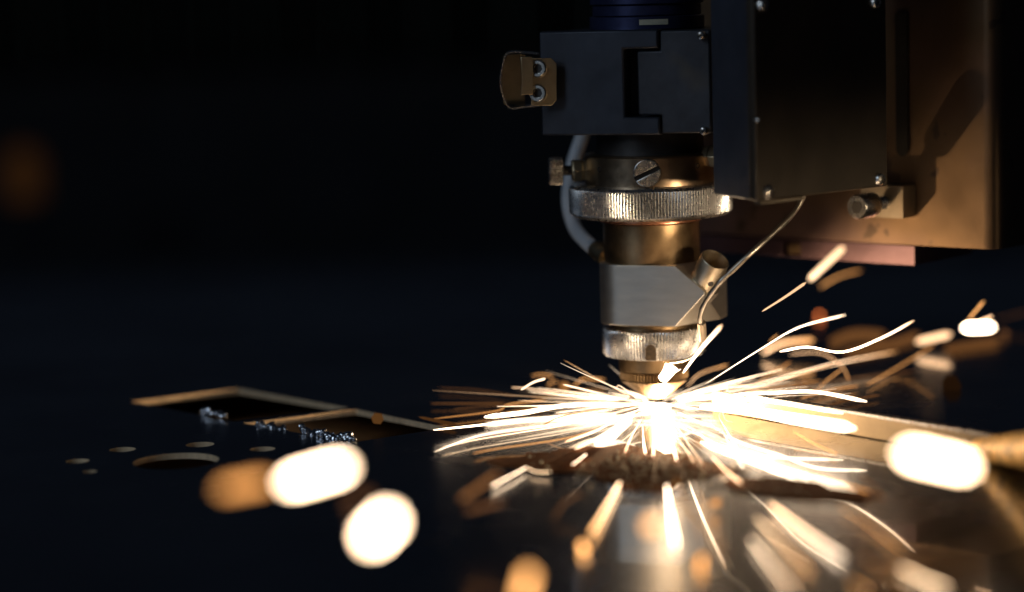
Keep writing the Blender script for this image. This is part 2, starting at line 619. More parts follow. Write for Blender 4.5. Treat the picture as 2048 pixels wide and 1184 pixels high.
# hose looping behind the left side
hp = [at(1176, 225, 1.04), at(1165, 270, 1.04), at(1146, 330, 1.04), at(1137, 400, 1.035), at(1150, 455, 1.03), at(1180, 490, 1.018), at(1215, 515, 1.006)]
hp = smooth_path(hp, 8)
bm = bmesh.new()
tube(bm, hp, 15 * U, 20)
hose = finish(bm, 'hose', 'hose', head)
bm = bmesh.new()
e0, e1 = at(1190, 497, 1.012), at(1214, 516, 1.004)
tube(bm, [e0, e0.lerp(e1, 0.3), e0.lerp(e1, 0.32), e1], [17 * U, 17 * U, 20 * U, 20 * U], 20)
finish(bm, 'hose_fitting', 'latch', hose)

# lens block with its drawer
FRONT = 150
zT, zB = zl(59, FRONT), zl(270, FRONT)


def lx(sx):
    """local x on the block's front for a screen column"""
    return ((sx - 1292) + FRONT * 0.342) / 0.94


bm = bmesh.new()
box(bm, lx(1075) * U, lx(1400) * U, -100 * U, 140 * U, zB + 0.0006, zT - 0.0006, ROT)
block = finish(bm, 'lens_block', 'block', head, bevel=0.0008)
za, zc = zl(97, FRONT), zl(233, FRONT)
xl, xs, xs2, xarm, xr = [lx(v) * U for v in (1075, 1237, 1261, 1303, 1399)]
cpoly = [(xl, zB), (xarm, zB), (xarm, zc - 0.0002), (xs, zc - 0.0002), (xs, za), (xarm, za), (xarm, zT), (xl, zT)]
bm = prism(bmesh.new(), cpoly, -FRONT * U, -102 * U, ROT)
finish(bm, 'drawer_frame', 'block', block, bevel=0.0008)
g = 0.0005
dpoly = [(xs2, za - 2 * g), (xarm + g, za - 2 * g), (xarm + g, zT - g), (xr, zT - g), (xr, zB + g), (xarm + g, zB + g), (xarm + g, zc + g), (xs2, zc + g)]
bm = prism(bmesh.new(), dpoly, -(FRONT - 5) * U, -102 * U, ROT)
drawer = finish(bm, 'lens_drawer', 'drawer', block, bevel=0.0008)


def button(sx, sy, d, r, parent, mat='screw', axis=(-0.34, -0.94, 0)):
    m = frame(at(sx, sy, d), axis)
    bm = lathe(bmesh.new(), [(r, -0.0015), (r, 0.0006), (r * 0.8, 0.0014), (r * 0.42, 0.0017), (r * 0.4, 0.0004)], 24, mat=m)
    return finish(bm, 'button_screw', mat, parent)


button(1403, 71, 1 - 0.0395, 8.5 * U, block)
button(1408, 262, 1 - 0.0395, 8.5 * U, block)

# latch on the block's left edge
LD = 1 + (-(-217) * 0.342 * U) - 0.026        # depth of the block's front left edge


def L(sx, sy, off=0.0):
    return at(sx, sy, LD - off)


def slab(bm, pts, off, thick):
    """plate in the picture-parallel plane of the latch"""
    a = [bm.verts.new(L(x_, y_, off)) for x_, y_ in pts]
    b = [bm.verts.new(L(x_, y_, off - thick)) for x_, y_ in pts]
    bm.faces.new(a)
    bm.faces.new(b[::-1])
    n = len(a)
    for i in range(n):
        bm.faces.new((a[i], b[i], b[(i + 1) % n], a[(i + 1) % n]))
    return bm


bm = slab(bmesh.new(), [(1062, 116), (1103, 116), (1113, 127), (1113, 200), (1104, 211), (1062, 211)], 0.0125, 0.0012)
latch = finish(bm, 'latch_plate', 'latch', head, bevel=0.0002)
for yy in (138, 187):
    m = frame(L(1077, yy, 0.0125), (-0.25, -0.95, 0.1))
    bm = lathe(bmesh.new(), [(17 * U, -0.0006), (17 * U, 0.0016), (15 * U, 0.0022), (10 * U, 0.0022), (9 * U, 0.0008), (1 * U, 0.0006)], 32, mat=m)
    finish(bm, 'socket_screw', 'screw', latch)
    bm = lathe(bmesh.new(), [(8.6 * U, 0.0007), (8.6 * U, 0.0010)], 6, mat=m)
    finish(bm, 'hex_socket', 'dark', latch)
bm = bmesh.new()
tab = [(1041, 114), (1064, 113), (1066, 130), (1066, 189), (1041, 190), (1044, 165), (1043, 140)]
slab(bm, tab, 0.0155, 0.0014)
finish(bm, 'latch_tab', 'latch', latch, bevel=0.0002)
loop = smooth_path([L(x_, y_) for x_, y_ in ((1078, 106), (1045, 103), (1020, 103), (1009, 112), (1003, 134), (999, 160), (1003, 186), (1011, 206), (1021, 217),
                                            (1045, 215), (1078, 211))], 4)
bm = bmesh.new()
back = Vector((0, 1, 0))
cen = L(1050, 160)
rows = []
for p in loop:
    inn = (cen - p).normalized() * 3.0 * U
    rows.append([bm.verts.new(p + back * -0.005), bm.verts.new(p + inn + back * -0.005), bm.verts.new(p + inn + back * 0.008), bm.verts.new(p + back * 0.008)])
for a, b in zip(rows, rows[1:]):
    for k in range(4):
        bm.faces.new((a[k], a[(k + 1) % 4], b[(k + 1) % 4], b[k]))
bm.faces.new(rows[0])
bm.faces.new(rows[-1][::-1])
finish(bm, 'latch_bail', 'screw', latch)
bm = slab(bmesh.new(), [(1006, 112), (1050, 108), (1050, 212), (1008, 208), (1003, 160)], -0.0085, 0.001)
finish(bm, 'latch_back', 'latch', latch)

# stacked blue-black flanges above the block
prev = None
for k, (r, y0, y1) in enumerate(((114, 60, 33), (108, 32, 10), (113, 9, -22), (106, -23, -60), (112, -61, -140))):
    bm = lathe(bmesh.new(), prof([(r - 2, y0), (r, y0 - 1.5), (r, y1 + 1.5), (r - 2, y1)], r), 96)
    fl = finish(bm, 'flange_disc', 'stack', head)
    if k == 0:
        bm = bmesh.new()
        zz0, zz1 = zl(50, r), zl(39, r)
        aa = [(-0.19 + 0.5 * i / 10) for i in range(11)]
        q0 = [bm.verts.new(((r + 0.8) * U * math.sin(a), -(r + 0.8) * U * math.cos(a), zz0)) for a in aa]
        q1 = [bm.verts.new(((r + 0.8) * U * math.sin(a), -(r + 0.8) * U * math.cos(a), zz1)) for a in aa]
        for i in range(10):
            bm.faces.new((q0[i], q0[i + 1], q1[i + 1], q1[i]))
        finish(bm, 'sticker', 'label', fl)

# ------------------------------------------------------------------ sensor wire
WD = 0.957
wp = [at(1607, 392, 0.965), at(1588, 425, 0.962), at(1545, 468, 0.955), at(1500, 508, 0.95), at(1466, 540, 0.95), at(1442, 562, 0.95), at(1424, 585, 0.952),
      at(1408, 610, 0.955), at(1401, 632, 0.957), at(1402, 655, 0.96), at(1404, 676, 0.964)]
bm = bmesh.new()
path = smooth_path(wp, 6)
tube(bm, path, [5.3 * U + 0.5 * U * math.sin(i * 0.9) for i in range(len(path))], 12)
wire = finish(bm, 'sensor_wire', 'wire')
tag(wire, 'thin bent steel sensor wire running from the dark housing down to the knurled nut', 'wire')
bm = bmesh.new()
tube(bm, [at(1403, 645, 0.9585), at(1404, 660, 0.961), at(1405, 678, 0.964)], [8.5 * U, 8.8 * U, 8.2 * U], 12)
finish(bm, 'sleeve', 'sleeve', wire)
bm = bmesh.new()
tube(bm, smooth_path([at(1404, 676, 0.964), at(1397, 700, 0.968), at(1383, 714, 0.972), at(1362, 722, 0.976), at(1340, 725, 0.98)], 6), 2.4 * U, 8)
finish(bm, 'bare_strand', 'wire', wire)

# ------------------------------------------------------------------ right housing
c0, c1, c2 = at(1427, 388, 0.945), at(1513, 402, 0.908), at(1776, 375, 0.955)
base_z = (c0.z + c1.z + c2.z) / 3
housing = empty('drive_housing', (c1.x, c1.y, base_z), 'dark boxy drive housing with corner screws hanging right of the cutting head', 'machine housing')
TOPZ = zl(-260, 0)


def wall_panel(bm, a, b, z0, z1, thick, inward):
    a, b = Vector((a.x, a.y, 0)), Vector((b.x, b.y, 0))
    q = [a, b, b + inward * thick, a + inward * thick]
    lo = [bm.verts.new((v.x, v.y, z0)) for v in q]
    hi = [bm.verts.new((v.x, v.y, z1)) for v in q]
    bm.faces.new(lo[::-1])
    bm.faces.new(hi)
    for i in range(4):
        bm.faces.new((lo[i], lo[(i + 1) % 4], hi[(i + 1) % 4], hi[i]))
    return bm


d1 = Vector((c1.x - c0.x, c1.y - c0.y, 0)).normalized()
d2 = Vector((c2.x - c1.x, c2.y - c1.y, 0)).normalized()
n1, n2 = Vector((-d1.y, d1.x, 0)), Vector((-d2.y, d2.x, 0))
finish(wall_panel(bmesh.new(), c0, c1 - d1 * 0.0045, base_z, TOPZ, 0.004, d2), 'side_panel', 'flank', housing, bevel=0.0008)
front = finish(wall_panel(bmesh.new(), c1, c2, base_z + 0.0002, TOPZ, 0.004, n2), 'front_panel', 'housing', housing, bevel=0.0008)
bm = bmesh.new()
q = [c0 + d2 * 0.0045, c1 - d1 * 0.0048 + d2 * 0.0045, c2 + n2 * 0.0045, c2 + n2 * 0.035 + d2 * -0.004, c0 + d2 * 0.02 + n2 * 0.012]
lo = [bm.verts.new((v.x, v.y, base_z + 0.001)) for v in q]
hi = [bm.verts.new((v.x, v.y, TOPZ - 0.001)) for v in q]
bm.faces.new(lo[::-1])
bm.faces.new(hi)
for i in range(5):
    bm.faces.new((lo[i], lo[(i + 1) % 5], hi[(i + 1) % 5], hi[i]))
finish(bm, 'core', 'dark', housing)


def on_front(sx, sy):
    """hit of the sight line with the housing's front plane"""
    r = ray(sx, sy)
    nn = -n2
    return CAM + r * ((Vector(c1) - CAM).dot(nn) / r.dot(nn))


for sx, sy in ((1522, 10), (1748, 5), (1757, 358)):
    m = frame(on_front(sx, sy), -n2)
    bm = lathe(bmesh.new(), [(12 * U, -0.0006), (12 * U, 0.0010), (9 * U, 0.0019), (5 * U, 0.0021), (4.6 * U, 0.0008)], 24, mat=m)
    finish(bm, 'corner_screw', 'screw', front)
m = frame(on_front(1534, 384), -n2)
bm = lathe(bmesh.new(), [(13 * U, -0.0006), (13 * U, 0.0010), (9 * U, 0.0019), (5 * U, 0.0021), (4.6 * U, 0.0008)], 24, mat=m)
finish(bm, 'corner_screw', 'screw', front)
m = frame(on_front(1513.5, 240) - n2 * 0.0002, -n2)
bm = lathe(bmesh.new(), [(4 * U, -0.001), (4 * U, 0.0004), (2.6 * U, 0.0009)], 16, mat=m)
finish(bm, 'rivet', 'screw', front)
bm = wall_panel(bmesh.new(), c1 + d2 * 0.002, c1 + d2 * 0.026, base_z - 0.0012, base_z - 0.0002, 0.003, n2)
finish(bm, 'bottom_lip', 'bracket', housing)

# ------------------------------------------------------------------ mounting plate
pa, pb = at(1330, 457, 1.095), at(1993, 499, 0.985)
pz = at(1780, 487, 1.02).z
pl = empty('mounting_plate', (pb.x, pb.y, pz), 'broad stained steel mounting plate warmly lit behind the dark housing', 'machine plate')
pd = Vector((pb.x - pa.x, pb.y - pa.y, 0)).normalized()
pn = Vector((-pd.y, pd.x, 0))
if pn.y < 0:
    pn = -pn
bm = bmesh.new()
A2, B2 = Vector((pa.x, pa.y, 0)), Vector((pb.x, pb.y, 0))
pts = [A2, B2 - pd * 0.006]
for k in range(1, 9):                                    # rounded right-hand edge
    t = math.pi / 2 * k / 8
    pts.append(B2 - pd * 0.006 + pd * 0.006 * math.sin(t) + pn * 0.006 * (1 - math.cos(t)))
pts += [B2 + pn * 0.05, A2 + pn * 0.05]
lo = [bm.verts.new((v.x, v.y, pz)) for v in pts]
hi = [bm.verts.new((v.x, v.y, TOPZ)) for v in pts]
bm.faces.new(lo[::-1])
bm.faces.new(hi)
for i in range(len(pts)):
    j = (i + 1) % len(pts)
    bm.faces.new((lo[i], lo[j], hi[j], hi[i]))
finish(bm, 'plate', 'plate', pl, smooth=30, bevel=0.0003)


def on_plate(sx, sy, off=0.0):
    r = ray(sx, sy)
    o_ = A2 - pn * off
    return CAM + r * ((o_ - CAM).dot(pn) / r.dot(pn))


# lower strip with a small recess block
s1 = on_plate(1829, 531)
bm = bmesh.new()
S2 = Vector((s1.x, s1.y, 0))
sz1 = pz - 0.0004
sz0 = s1.z
g0, g1 = on_plate(1566, 500), on_plate(1601, 500)
t0, t1 = (Vector((g0.x, g0.y, 0)) - S2).dot(pd), (Vector((g1.x, g1.y, 0)) - S2).dot(pd)
tl = (A2 - S2).dot(pd)
zm = sz0 + (sz1 - sz0) * 0.30
zq = sz0 + (sz1 - sz0) * 0.86
wall_panel(bm, S2 + pd * tl, S2 + pd * t0, sz0, sz1, 0.045, pn)
wall_panel(bm, S2 + pd * t1, S2, sz0, sz1, 0.045, pn)
wall_panel(bm, S2 + pd * t0, S2 + pd * t1, zq, sz1, 0.045, pn)
wall_panel(bm, S2 + pd * t0, S2 + pd * t1, sz0, sz0 + (sz1 - sz0) * 0.1, 0.045, pn)
strip = finish(bm, 'lower_strip', 'strip', pl, smooth=30)
bm = wall_panel(bmesh.new(), S2 + pd * (t0 + 0.0012) + pn * 0.0015, S2 + pd * (t1 - 0.0006) + pn * 0.0015, sz0 + (sz1 - sz0) * 0.14, zq - 0.0008, 0.01, pn)
finish(bm, 'recess_block', 'brass', strip, bevel=0.0004)

# slotted bracket with its cap screw, and a black strip for the shaded slot above it
b0, b1 = on_plate(1722, 437, 0.010), on_plate(1806, 437, 0.010)
bz1 = on_plate(1790, 372, 0.010).z
bz0 = b1.z
B0, B1 = Vector((b0.x, b0.y, 0)), Vector((b1.x, b1.y, 0))
h = bz1 - bz0
sl0, sl1 = 0.26, 0.62
wdt = (B1 - B0).dot(pd)
bm = bmesh.new()
nrm = pn
wall_panel(bm, B0, B1, bz0, bz0 + h * sl0, 0.0095, nrm)
wall_panel(bm, B0, B1, bz0 + h * sl1, bz1, 0.0095, nrm)
wall_panel(bm, B0 + pd * wdt * 0.62, B1, bz0 + h * sl0, bz0 + h * sl1, 0.0095, nrm)
bracket = finish(bm, 'slotted_bracket', 'bracket', pl, smooth=0)
sc0 = on_plate(1772, 407, 0.012)
axis = Vector((-0.62, -0.74, -0.13)).normalized()
hm = frame(at(1722, 412, sc0.y - CAM.y - 0.012), Vector((-0.62, -0.74, -0.10)))
tail = at(1768, 405, sc0.y - CAM.y + 0.002)
headp = at(1720, 413, tail.y - CAM.y - 0.013)
axis = (headp - tail).normalized()
hm = frame(tail, axis)
Ltot = (headp - tail).length
rows = []
for k in range(14):
    rows += [(11.5 * U, Ltot * (0.02 + 0.5 * k / 14)), (13.2 * U, Ltot * (0.02 + 0.5 * (k + 0.5) / 14))]
bm = lathe(bmesh.new(), [(11 * U, -0.003)] + rows + [(11.5 * U, Ltot * 0.55)], 24, mat=hm)
shank = finish(bm, 'cap_screw_shank', 'screw', bracket)
bm = lathe(bmesh.new(), [(21 * U, Ltot * 0.5), (25 * U, Ltot * 0.52), (25 * U, Ltot * 1.08), (22 * U, Ltot * 1.14), (14 * U, Ltot * 1.14)], 40, mat=hm)
finish(bm, 'cap_screw_head', 'screw', bracket)
bm = lathe(bmesh.new(), [(13.5 * U, Ltot * 1.12), (13.5 * U, Ltot * 1.148)], 6, mat=hm)
finish(bm, 'hex_socket', 'dark', bracket)
# black strip painted in for the shade of a round-ended slot
gz1 = TOPZ
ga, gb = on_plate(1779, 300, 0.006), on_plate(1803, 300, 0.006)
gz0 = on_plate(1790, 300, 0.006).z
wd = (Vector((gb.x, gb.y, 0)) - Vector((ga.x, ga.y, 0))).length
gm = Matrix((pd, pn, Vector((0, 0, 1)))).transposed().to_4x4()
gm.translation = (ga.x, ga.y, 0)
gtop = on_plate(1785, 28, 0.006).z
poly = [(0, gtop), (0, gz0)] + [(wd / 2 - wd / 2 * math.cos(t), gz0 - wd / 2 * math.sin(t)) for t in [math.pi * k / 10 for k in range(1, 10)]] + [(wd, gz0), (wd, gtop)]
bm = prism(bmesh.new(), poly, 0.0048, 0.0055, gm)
finish(bm, 'slot_shade_strip', 'slot_shade', pl)

# ------------------------------------------------------------------ things lying on the sheet
# flat bar standing on edge
f0, f1 = on(1425, 822), on(2090, 939)
fl_ = empty('flat_bar', f0, 'pale flat steel bar standing on edge across the sheet behind the sparks', 'steel bar')
fd = Vector((f1.x - f0.x, f1.y - f0.y, 0)).normalized()
fn = Vector((-fd.y, fd.x, 0))
bm = wall_panel(bmesh.new(), f0, f1, 0.0002, 0.0082, 0.0030, fn)
finish(bm, 'bar', 'bar', fl_, bevel=0.0003)
bm = wall_panel(bmesh.new(), f0 + fd * 0.02 - fn * 0.0006, f1 - fn * 0.0006, 0.0084, 0.0093, 0.0042, fn)
finish(bm, 'bright_edge', 'knurl', fl_)

# scorched yellow rod
ra, rb = at(1925, 899, 0.898), at(2130, 900, 0.80)
bm = bmesh.new()
n_ = 40
pathr = [ra.lerp(rb, i / n_) for i in range(n_ + 1)]
rings = tube(bm, pathr, [(17 + 31 * i / n_) * (p.y - CAM.y) / F for i, p in enumerate(pathr)], 28)
for i, rg in enumerate(rings):
    for v in rg:
        v.co += (v.co - pathr[i]).normalized() * noise.noise(v.co * 260) * 0.0005
rod = finish(bm, 'scorched_rod', 'rod')
tag(rod, 'rough tapering yellow-orange rod with black scorch specks beside the flat bar', 'metal rod')


# dross clumps on the near edges of the square openings
def clump(x0, x1, y, hpx, n, label, seed):
    rnd = random.Random(seed)
    bm = bmesh.new()
    for k in range(n):
        t = rnd.random()
        p = on(x0 + (x1 - x0) * t, y[0] + (y[1] - y[0]) * t)
        hh = hpx * (0.35 + 0.65 * abs(math.sin(2.1 + t * 7 + seed))) * U
        p.z = rnd.random() * hh - 0.0008
        p.y += rnd.uniform(-0.001, 0.003)
        r = rnd.uniform(3.0, 7.0) * U
        g_ = bmesh.ops.create_icosphere(bm, subdivisions=2, radius=r, matrix=Matrix.Translation(p))
        for v in g_['verts']:
            v.co += (v.co - p) * (noise.noise(v.co * 900 + Vector((k, 0, 0))) * 0.7)
    o = finish(bm, 'dross_clump', 'dross', smooth=0)
    rm = o.modifiers.new('fuse', 'REMESH')
    rm.mode, rm.voxel_size, rm.use_smooth_shade = 'VOXEL', 0.00032, True
    return tag(o, label, 'dross', 'clumps of dross at the square openings')


clump(400, 452, (828, 838), 20, 60, 'silvery blob of dross on the edge of the farther square opening', 1)
clump(512, 572, (850, 861), 9, 50, 'small crumbly dross at the corner between the two square openings', 2)
clump(602, 712, (866, 885), 17, 130, 'long ragged silver-blue ridge of dross on the second square opening', 3)


# rust dust on the sheet
def film(outline, label, seed, z):
    pts = [on(*p) for p in outline]
    pts = smooth_path(pts + [pts[0]], 8)[:-1]
    c = sum(pts, Vector()) / len(pts)
    bm = bmesh.new()
    ring = []
    for i, p in enumerate(pts):
        k = 1 + 0.22 * noise.noise(p * 90 + Vector((seed, 0, 0))) + 0.08 * noise.noise(p * 400)
        q_ = c + (p - c) * k
        ring.append(bm.verts.new((q_.x, q_.y, z)))
    f = bm.faces.new(ring)
    bmesh.ops.triangulate(bm, faces=[f])
    o = finish(bm, 'rust_dust', 'dust', smooth=0)
    return tag(o, label, 'dust', kind='stuff')


film([(960, 922), (1060, 908), (1130, 903), (1190, 895), (1250, 891), (1330, 903), (1400, 918), (1490, 940), (1430, 953), (1370, 965), (1330, 984), (1280, 984),
      (1215, 968), (1180, 950), (1090, 944), (1000, 933)], 'brown rust dust smeared on the sheet below the nozzle', 3, 0.0004)
film([(1440, 966), (1530, 955), (1600, 958), (1660, 974), (1750, 992), (1700, 1008), (1600, 1002), (1500, 988)],
     'second brown dust smear further along the sheet', 9, 0.0004)
bm = bmesh.new()
for k in range(330):
    cx, cy_ = random.gauss(1290, 62), random.gauss(940, 24)
    if k > 250:
        cx, cy_ = random.uniform(1050, 1720), random.gauss(955, 28)
    if not 895 < cy_ < 1015:
        continue
    p = on(cx, cy_)
    r = random.choice((0.00022, 0.0003, 0.0004, 0.0006))
    bmesh.ops.create_icosphere(bm, subdivisions=1, radius=r, matrix=Matrix.Translation(p + Vector((0, 0, 0.0004 + r * 0.6))))
tag(finish(bm, 'slag_grains', 'grain', smooth=0), 'fine glittering slag grains scattered over the brown dust', 'slag grains', kind='stuff')

# ------------------------------------------------------------------ sparks
HOT, WHITE, CREAM = (3.6, 2.7, 1.85), (2.1, 1.5, 0.98), (1.25, 0.82, 0.47)
BLAZE = (12, 8.6, 5.6)
PEACH, ORANGE, AMBER, BROWN, DIM = (0.98, 0.58, 0.31), (0.60, 0.27, 0.085), (0.34, 0.14, 0.038), (0.065, 0.026, 0.008), (0.035, 0.014, 0.005)


def blur(d):
    return F * APER * abs(1 / d - 1 / 0.968)


def add_spark(path, radii, heat, sampled=False, label=None, group=None):
    bm = bmesh.new()
    rings = tube(bm, path, radii, 6)
    idx = {}
    for i, rg in enumerate(rings):
        for v in rg:
            idx[v] = i
    bm.verts.index_update()
    order = [idx[v] for v in bm.verts]
    me = bpy.data.meshes.new('spark')
    bm.to_mesh(me)
    bm.free()
    ca = me.color_attributes.new('spark_rgb', 'FLOAT_COLOR', 'POINT')
    flat = []
    for i in order:
        flat += [*heat[i], 1.0]
    ca.data.foreach_set('color', flat)
    me.materials.append(M['spark' if sampled else 'fine_spark'])
    o = bpy.data.objects.new('spark', me)
    COL.objects.link(o)
    return tag(o, label, 'spark', group)


def lerp3(a, b, t):
    return tuple(x + (y - x) * t for x, y in zip(a, b))


O = (1308, 806)


def traced(pts, d, wid, col, label, group, sampled=None, boost=1.0):
    """spark along sight lines; d, wid, col may each be a pair start -> end; it never dips under the sheet"""
    d = d if isinstance(d, tuple) else (d, d)
    wid = wid if isinstance(wid, tuple) else (wid, wid)
    col = col if isinstance(col[0], tuple) else (col, col)
    if max(wid) < 25:
        wid = (wid[0] * 0.5, wid[1] * 0.66)
    else:
        boost *= 1.9 if max(col[0]) > 2 else 1.0
    if pts[-1] == O:
        wid = (wid[0], wid[1] * 0.55)
    world = []
    n = len(pts)
    for i, (x_, y_) in enumerate(pts):
        t = i / (n - 1)
        dd = d[0] + (d[1] - d[0]) * t
        p = at(x_, y_, dd)
        if p.z < 0.0016:
            p = on(x_, y_, 0.0016)
        world.append(p)
    path = smooth_path(world, 8 if n < 4 else 5)
    radii, heat = [], []
    lpx = sum((Vector(a_) - Vector(b_)).length for a_, b_ in zip(pts, pts[1:]))
    m = len(path) - 1
    for i, p in enumerate(path):
        t = i / m
        dd = p.y - CAM.y
        wpx = wid[0] + (wid[1] - wid[0]) * t
        c = blur(dd)
        core = max(wpx - c * 0.75, wpx * (0.18 if max(wid) > 90 else 0.28))
        end = min(1.0, (i + 0.35) / 1.4, (m - i + 0.35) / 1.4)
        radii.append(core / 2 * dd / F * end)
        k = max(1.0, (core + c) / core * 0.9)
        if max(wid) < 24:
            k = min(k, 6.0 if group == GF else 3.3)
        else:
            k *= (lpx + c) / (lpx + core)
        k *= boost
        heat.append(tuple(v * k for v in lerp3(col[0], col[1], t)))
    if sampled is None:
        sampled = (max(max(col)) > 1.4 and max(wid) > 9) or max(max(c_) for c_ in col) > 8
    if label.startswith('glowing spark streak'):
        top = max(max(c_) for c_ in col)
        hue = 'white' if top > 2 else 'cream' if top > 1.2 else 'peach' if top > 0.9 else 'orange' if top > 0.5 else 'amber' if top > 0.3 else 'dim brown'
        ln = sum((Vector(a_) - Vector(b_)).length for a_, b_ in zip(pts, pts[1:]))
        v0, v1 = Vector(pts[1]) - Vector(pts[0]), Vector(pts[-1]) - Vector(pts[-2])
        bent = n > 2 and abs(v0.angle_signed(v1)) > 0.22
        far = max(blur(p_.y - CAM.y) for p_ in path)
        label = ' '.join(x_ for x_ in ('blurred' if far > 17 else 'crisp', 'broad' if max(wid) > 17 else 'thin' if max(wid) < 7 else '',
                         'long' if ln > 200 else 'short' if ln < 90 else '', hue, 'bent' if bent else 'straight', label[8:]) if x_)
    return add_spark(path, radii, heat, sampled, label, group)


O = (1308, 806)
GL, GR, GF, GB = 'sparks flying left from the nozzle', 'sparks flying right from the nozzle', 'sparks skimming the sheet towards the viewer', 'large out-of-focus sparks'

# large out-of-focus sparks in front
traced([(571, 967), (694, 932)], 0.58, 100, WHITE, 'big white blurred capsule spark over the sheet beside the square openings', GB, True)
traced([(735, 1083), (784, 1032)], 0.55, 118, WHITE, 'big round white blurred spark hanging low over the dark sheet', GB, True)
traced([(438, 980), (540, 962)], 0.60, 92, AMBER, 'dull orange blurred spark touching the white capsule spark', GB)
traced([(705, 1012), (735, 1000)], 0.60, 80, DIM, 'faint brown blur behind the round white spark', GB)
traced([(1806, 905), (1942, 936)], 0.60, 98, (2.8, 1.95, 1.2), 'largest white blurred block-shaped spark in front of the yellow rod', GB, True, 1.0)
traced([(1925, 1228), (1965, 1233)], 0.68, 84, WHITE, 'white blurred spark low at the edge of the sheet below the largest blurred spark', GB, True)  # added out-of-view spark, gives the pale column on the sheet
traced([(1302, 1040), (1308, 1060)], 0.66, 82, ORANGE, 'peach disc-shaped blurred spark above the wire reflection', GB)
traced([(1060, 1140), (1042, 1205)], 0.62, 86, ORANGE, 'orange blurred spark with rounded top low over the sheet', GB)
traced([(1163, 1088), (1170, 1104)], 0.78, 44, ORANGE, 'small orange oval blur ending a pale streak', GB)
traced([(1404, 1112), (1400, 1142)], 0.80, 38, AMBER, 'amber upright oval blur beside the wire reflection', GB)
traced([(1428, 1000), (1434, 1012)], 0.80, 40, AMBER, 'small amber round blur above the sheet', GB)
traced([(1395, 880), (1401, 888)], 0.80, 46, AMBER, 'soft amber round blur in the bright burst', GB)
traced([(1638, 630), (1640, 632)], 1.30, 26, (0.22, 0.05, 0.012), 'small dark red round blur above the right sparks', GB)
traced([(1900, 764), (1906, 774)], 1.4, 44, DIM, 'faint brown disc behind the right sparks', GB)
traced([(2008, 665), (2012, 668)], 1.35, 30, DIM, 'faint brown dot right of the blazing spark', GB)
traced([(752, 836), (758, 838)], 1.3, 26, AMBER, 'orange dot over the second square opening', GB)

# left side
L_ = 'glowing spark streak flying left from under the nozzle'
for pts, d, wd_, col in (
    ([(867, 860), (962, 850), (1095, 835), O], (0.94, 1.0), (13, 9), (HOT, BLAZE)),
    ([(883, 895), (955, 879), (1053, 863), (1144, 847), O], (0.93, 1.0), (9, 8), (CREAM, WHITE)),
    ([(969, 834), (1050, 825), (1123, 812), (1230, 806)], (0.985, 1.0), (20, 13), (BLAZE, BLAZE)),
    ([(1035, 801), (1174, 806), O], 0.99, (4, 6), (CREAM, WHITE)),
    ([(1022, 775), (1059, 777), (1132, 789), (1235, 808)], 1.01, (8, 5), (PEACH, WHITE)),
    ([(1042, 780), (1066, 765), (1091, 757)], 0.97, (9, 10), WHITE),
    ([(1064, 752), (1083, 749), (1106, 753)], 1.06, 10, ORANGE),
    ([(1095, 772), (1102, 765), (1114, 763)], 1.06, 9, ORANGE),
    ([(1128, 720), (1174, 746), (1266, 796)], 0.985, (3, 4.5), (ORANGE, CREAM)),
    ([(1126, 769), (1184, 783), (1244, 800)], 0.98, (9, 8), WHITE),
    ([(1125, 770), (1134, 774)], 1.12, 26, AMBER),
    ([(1147, 772), (1168, 758), (1209, 759)], 1.06, (12, 13), ORANGE),
    ([(1231, 780), (1236, 771), (1248, 777), (1278, 801)], 0.98, (3.5, 4.5), (CREAM, WHITE)),
    ([(876, 777), (956, 781), (1029, 792)], 1.12, 9, BROWN),
    ([(861, 807), (930, 807), (1010, 807)], 1.15, 13, BROWN),
    ([(864, 838), (992, 822), (1016, 809), (1092, 800)], 1.05, (9, 9), (AMBER, ORANGE)),
    ([(838, 834), (913, 850)], 1.18, 14, BROWN),
    ([(946, 907), (998, 897), (1129, 877), (1220, 850)], 0.92, (12, 9), (AMBER, ORANGE)),
    ([(1086, 850), (1126, 832), (1205, 818)], 0.95, (10, 10), (AMBER, PEACH)),
    ([(1180, 784), (1240, 797), O], 1.0, (6, 9), (CREAM, HOT)),
    ([(905, 818), (990, 812), (1090, 812)], 1.1, 9, BROWN),
    ([(1150, 806), (1220, 808), O], 0.99, (8, 12), (WHITE, HOT)),
    ([(1110, 826), (1200, 815), O], 0.985, (8, 12), (WHITE, HOT)),
):
    traced(pts, d, wd_, col, L_, GL)

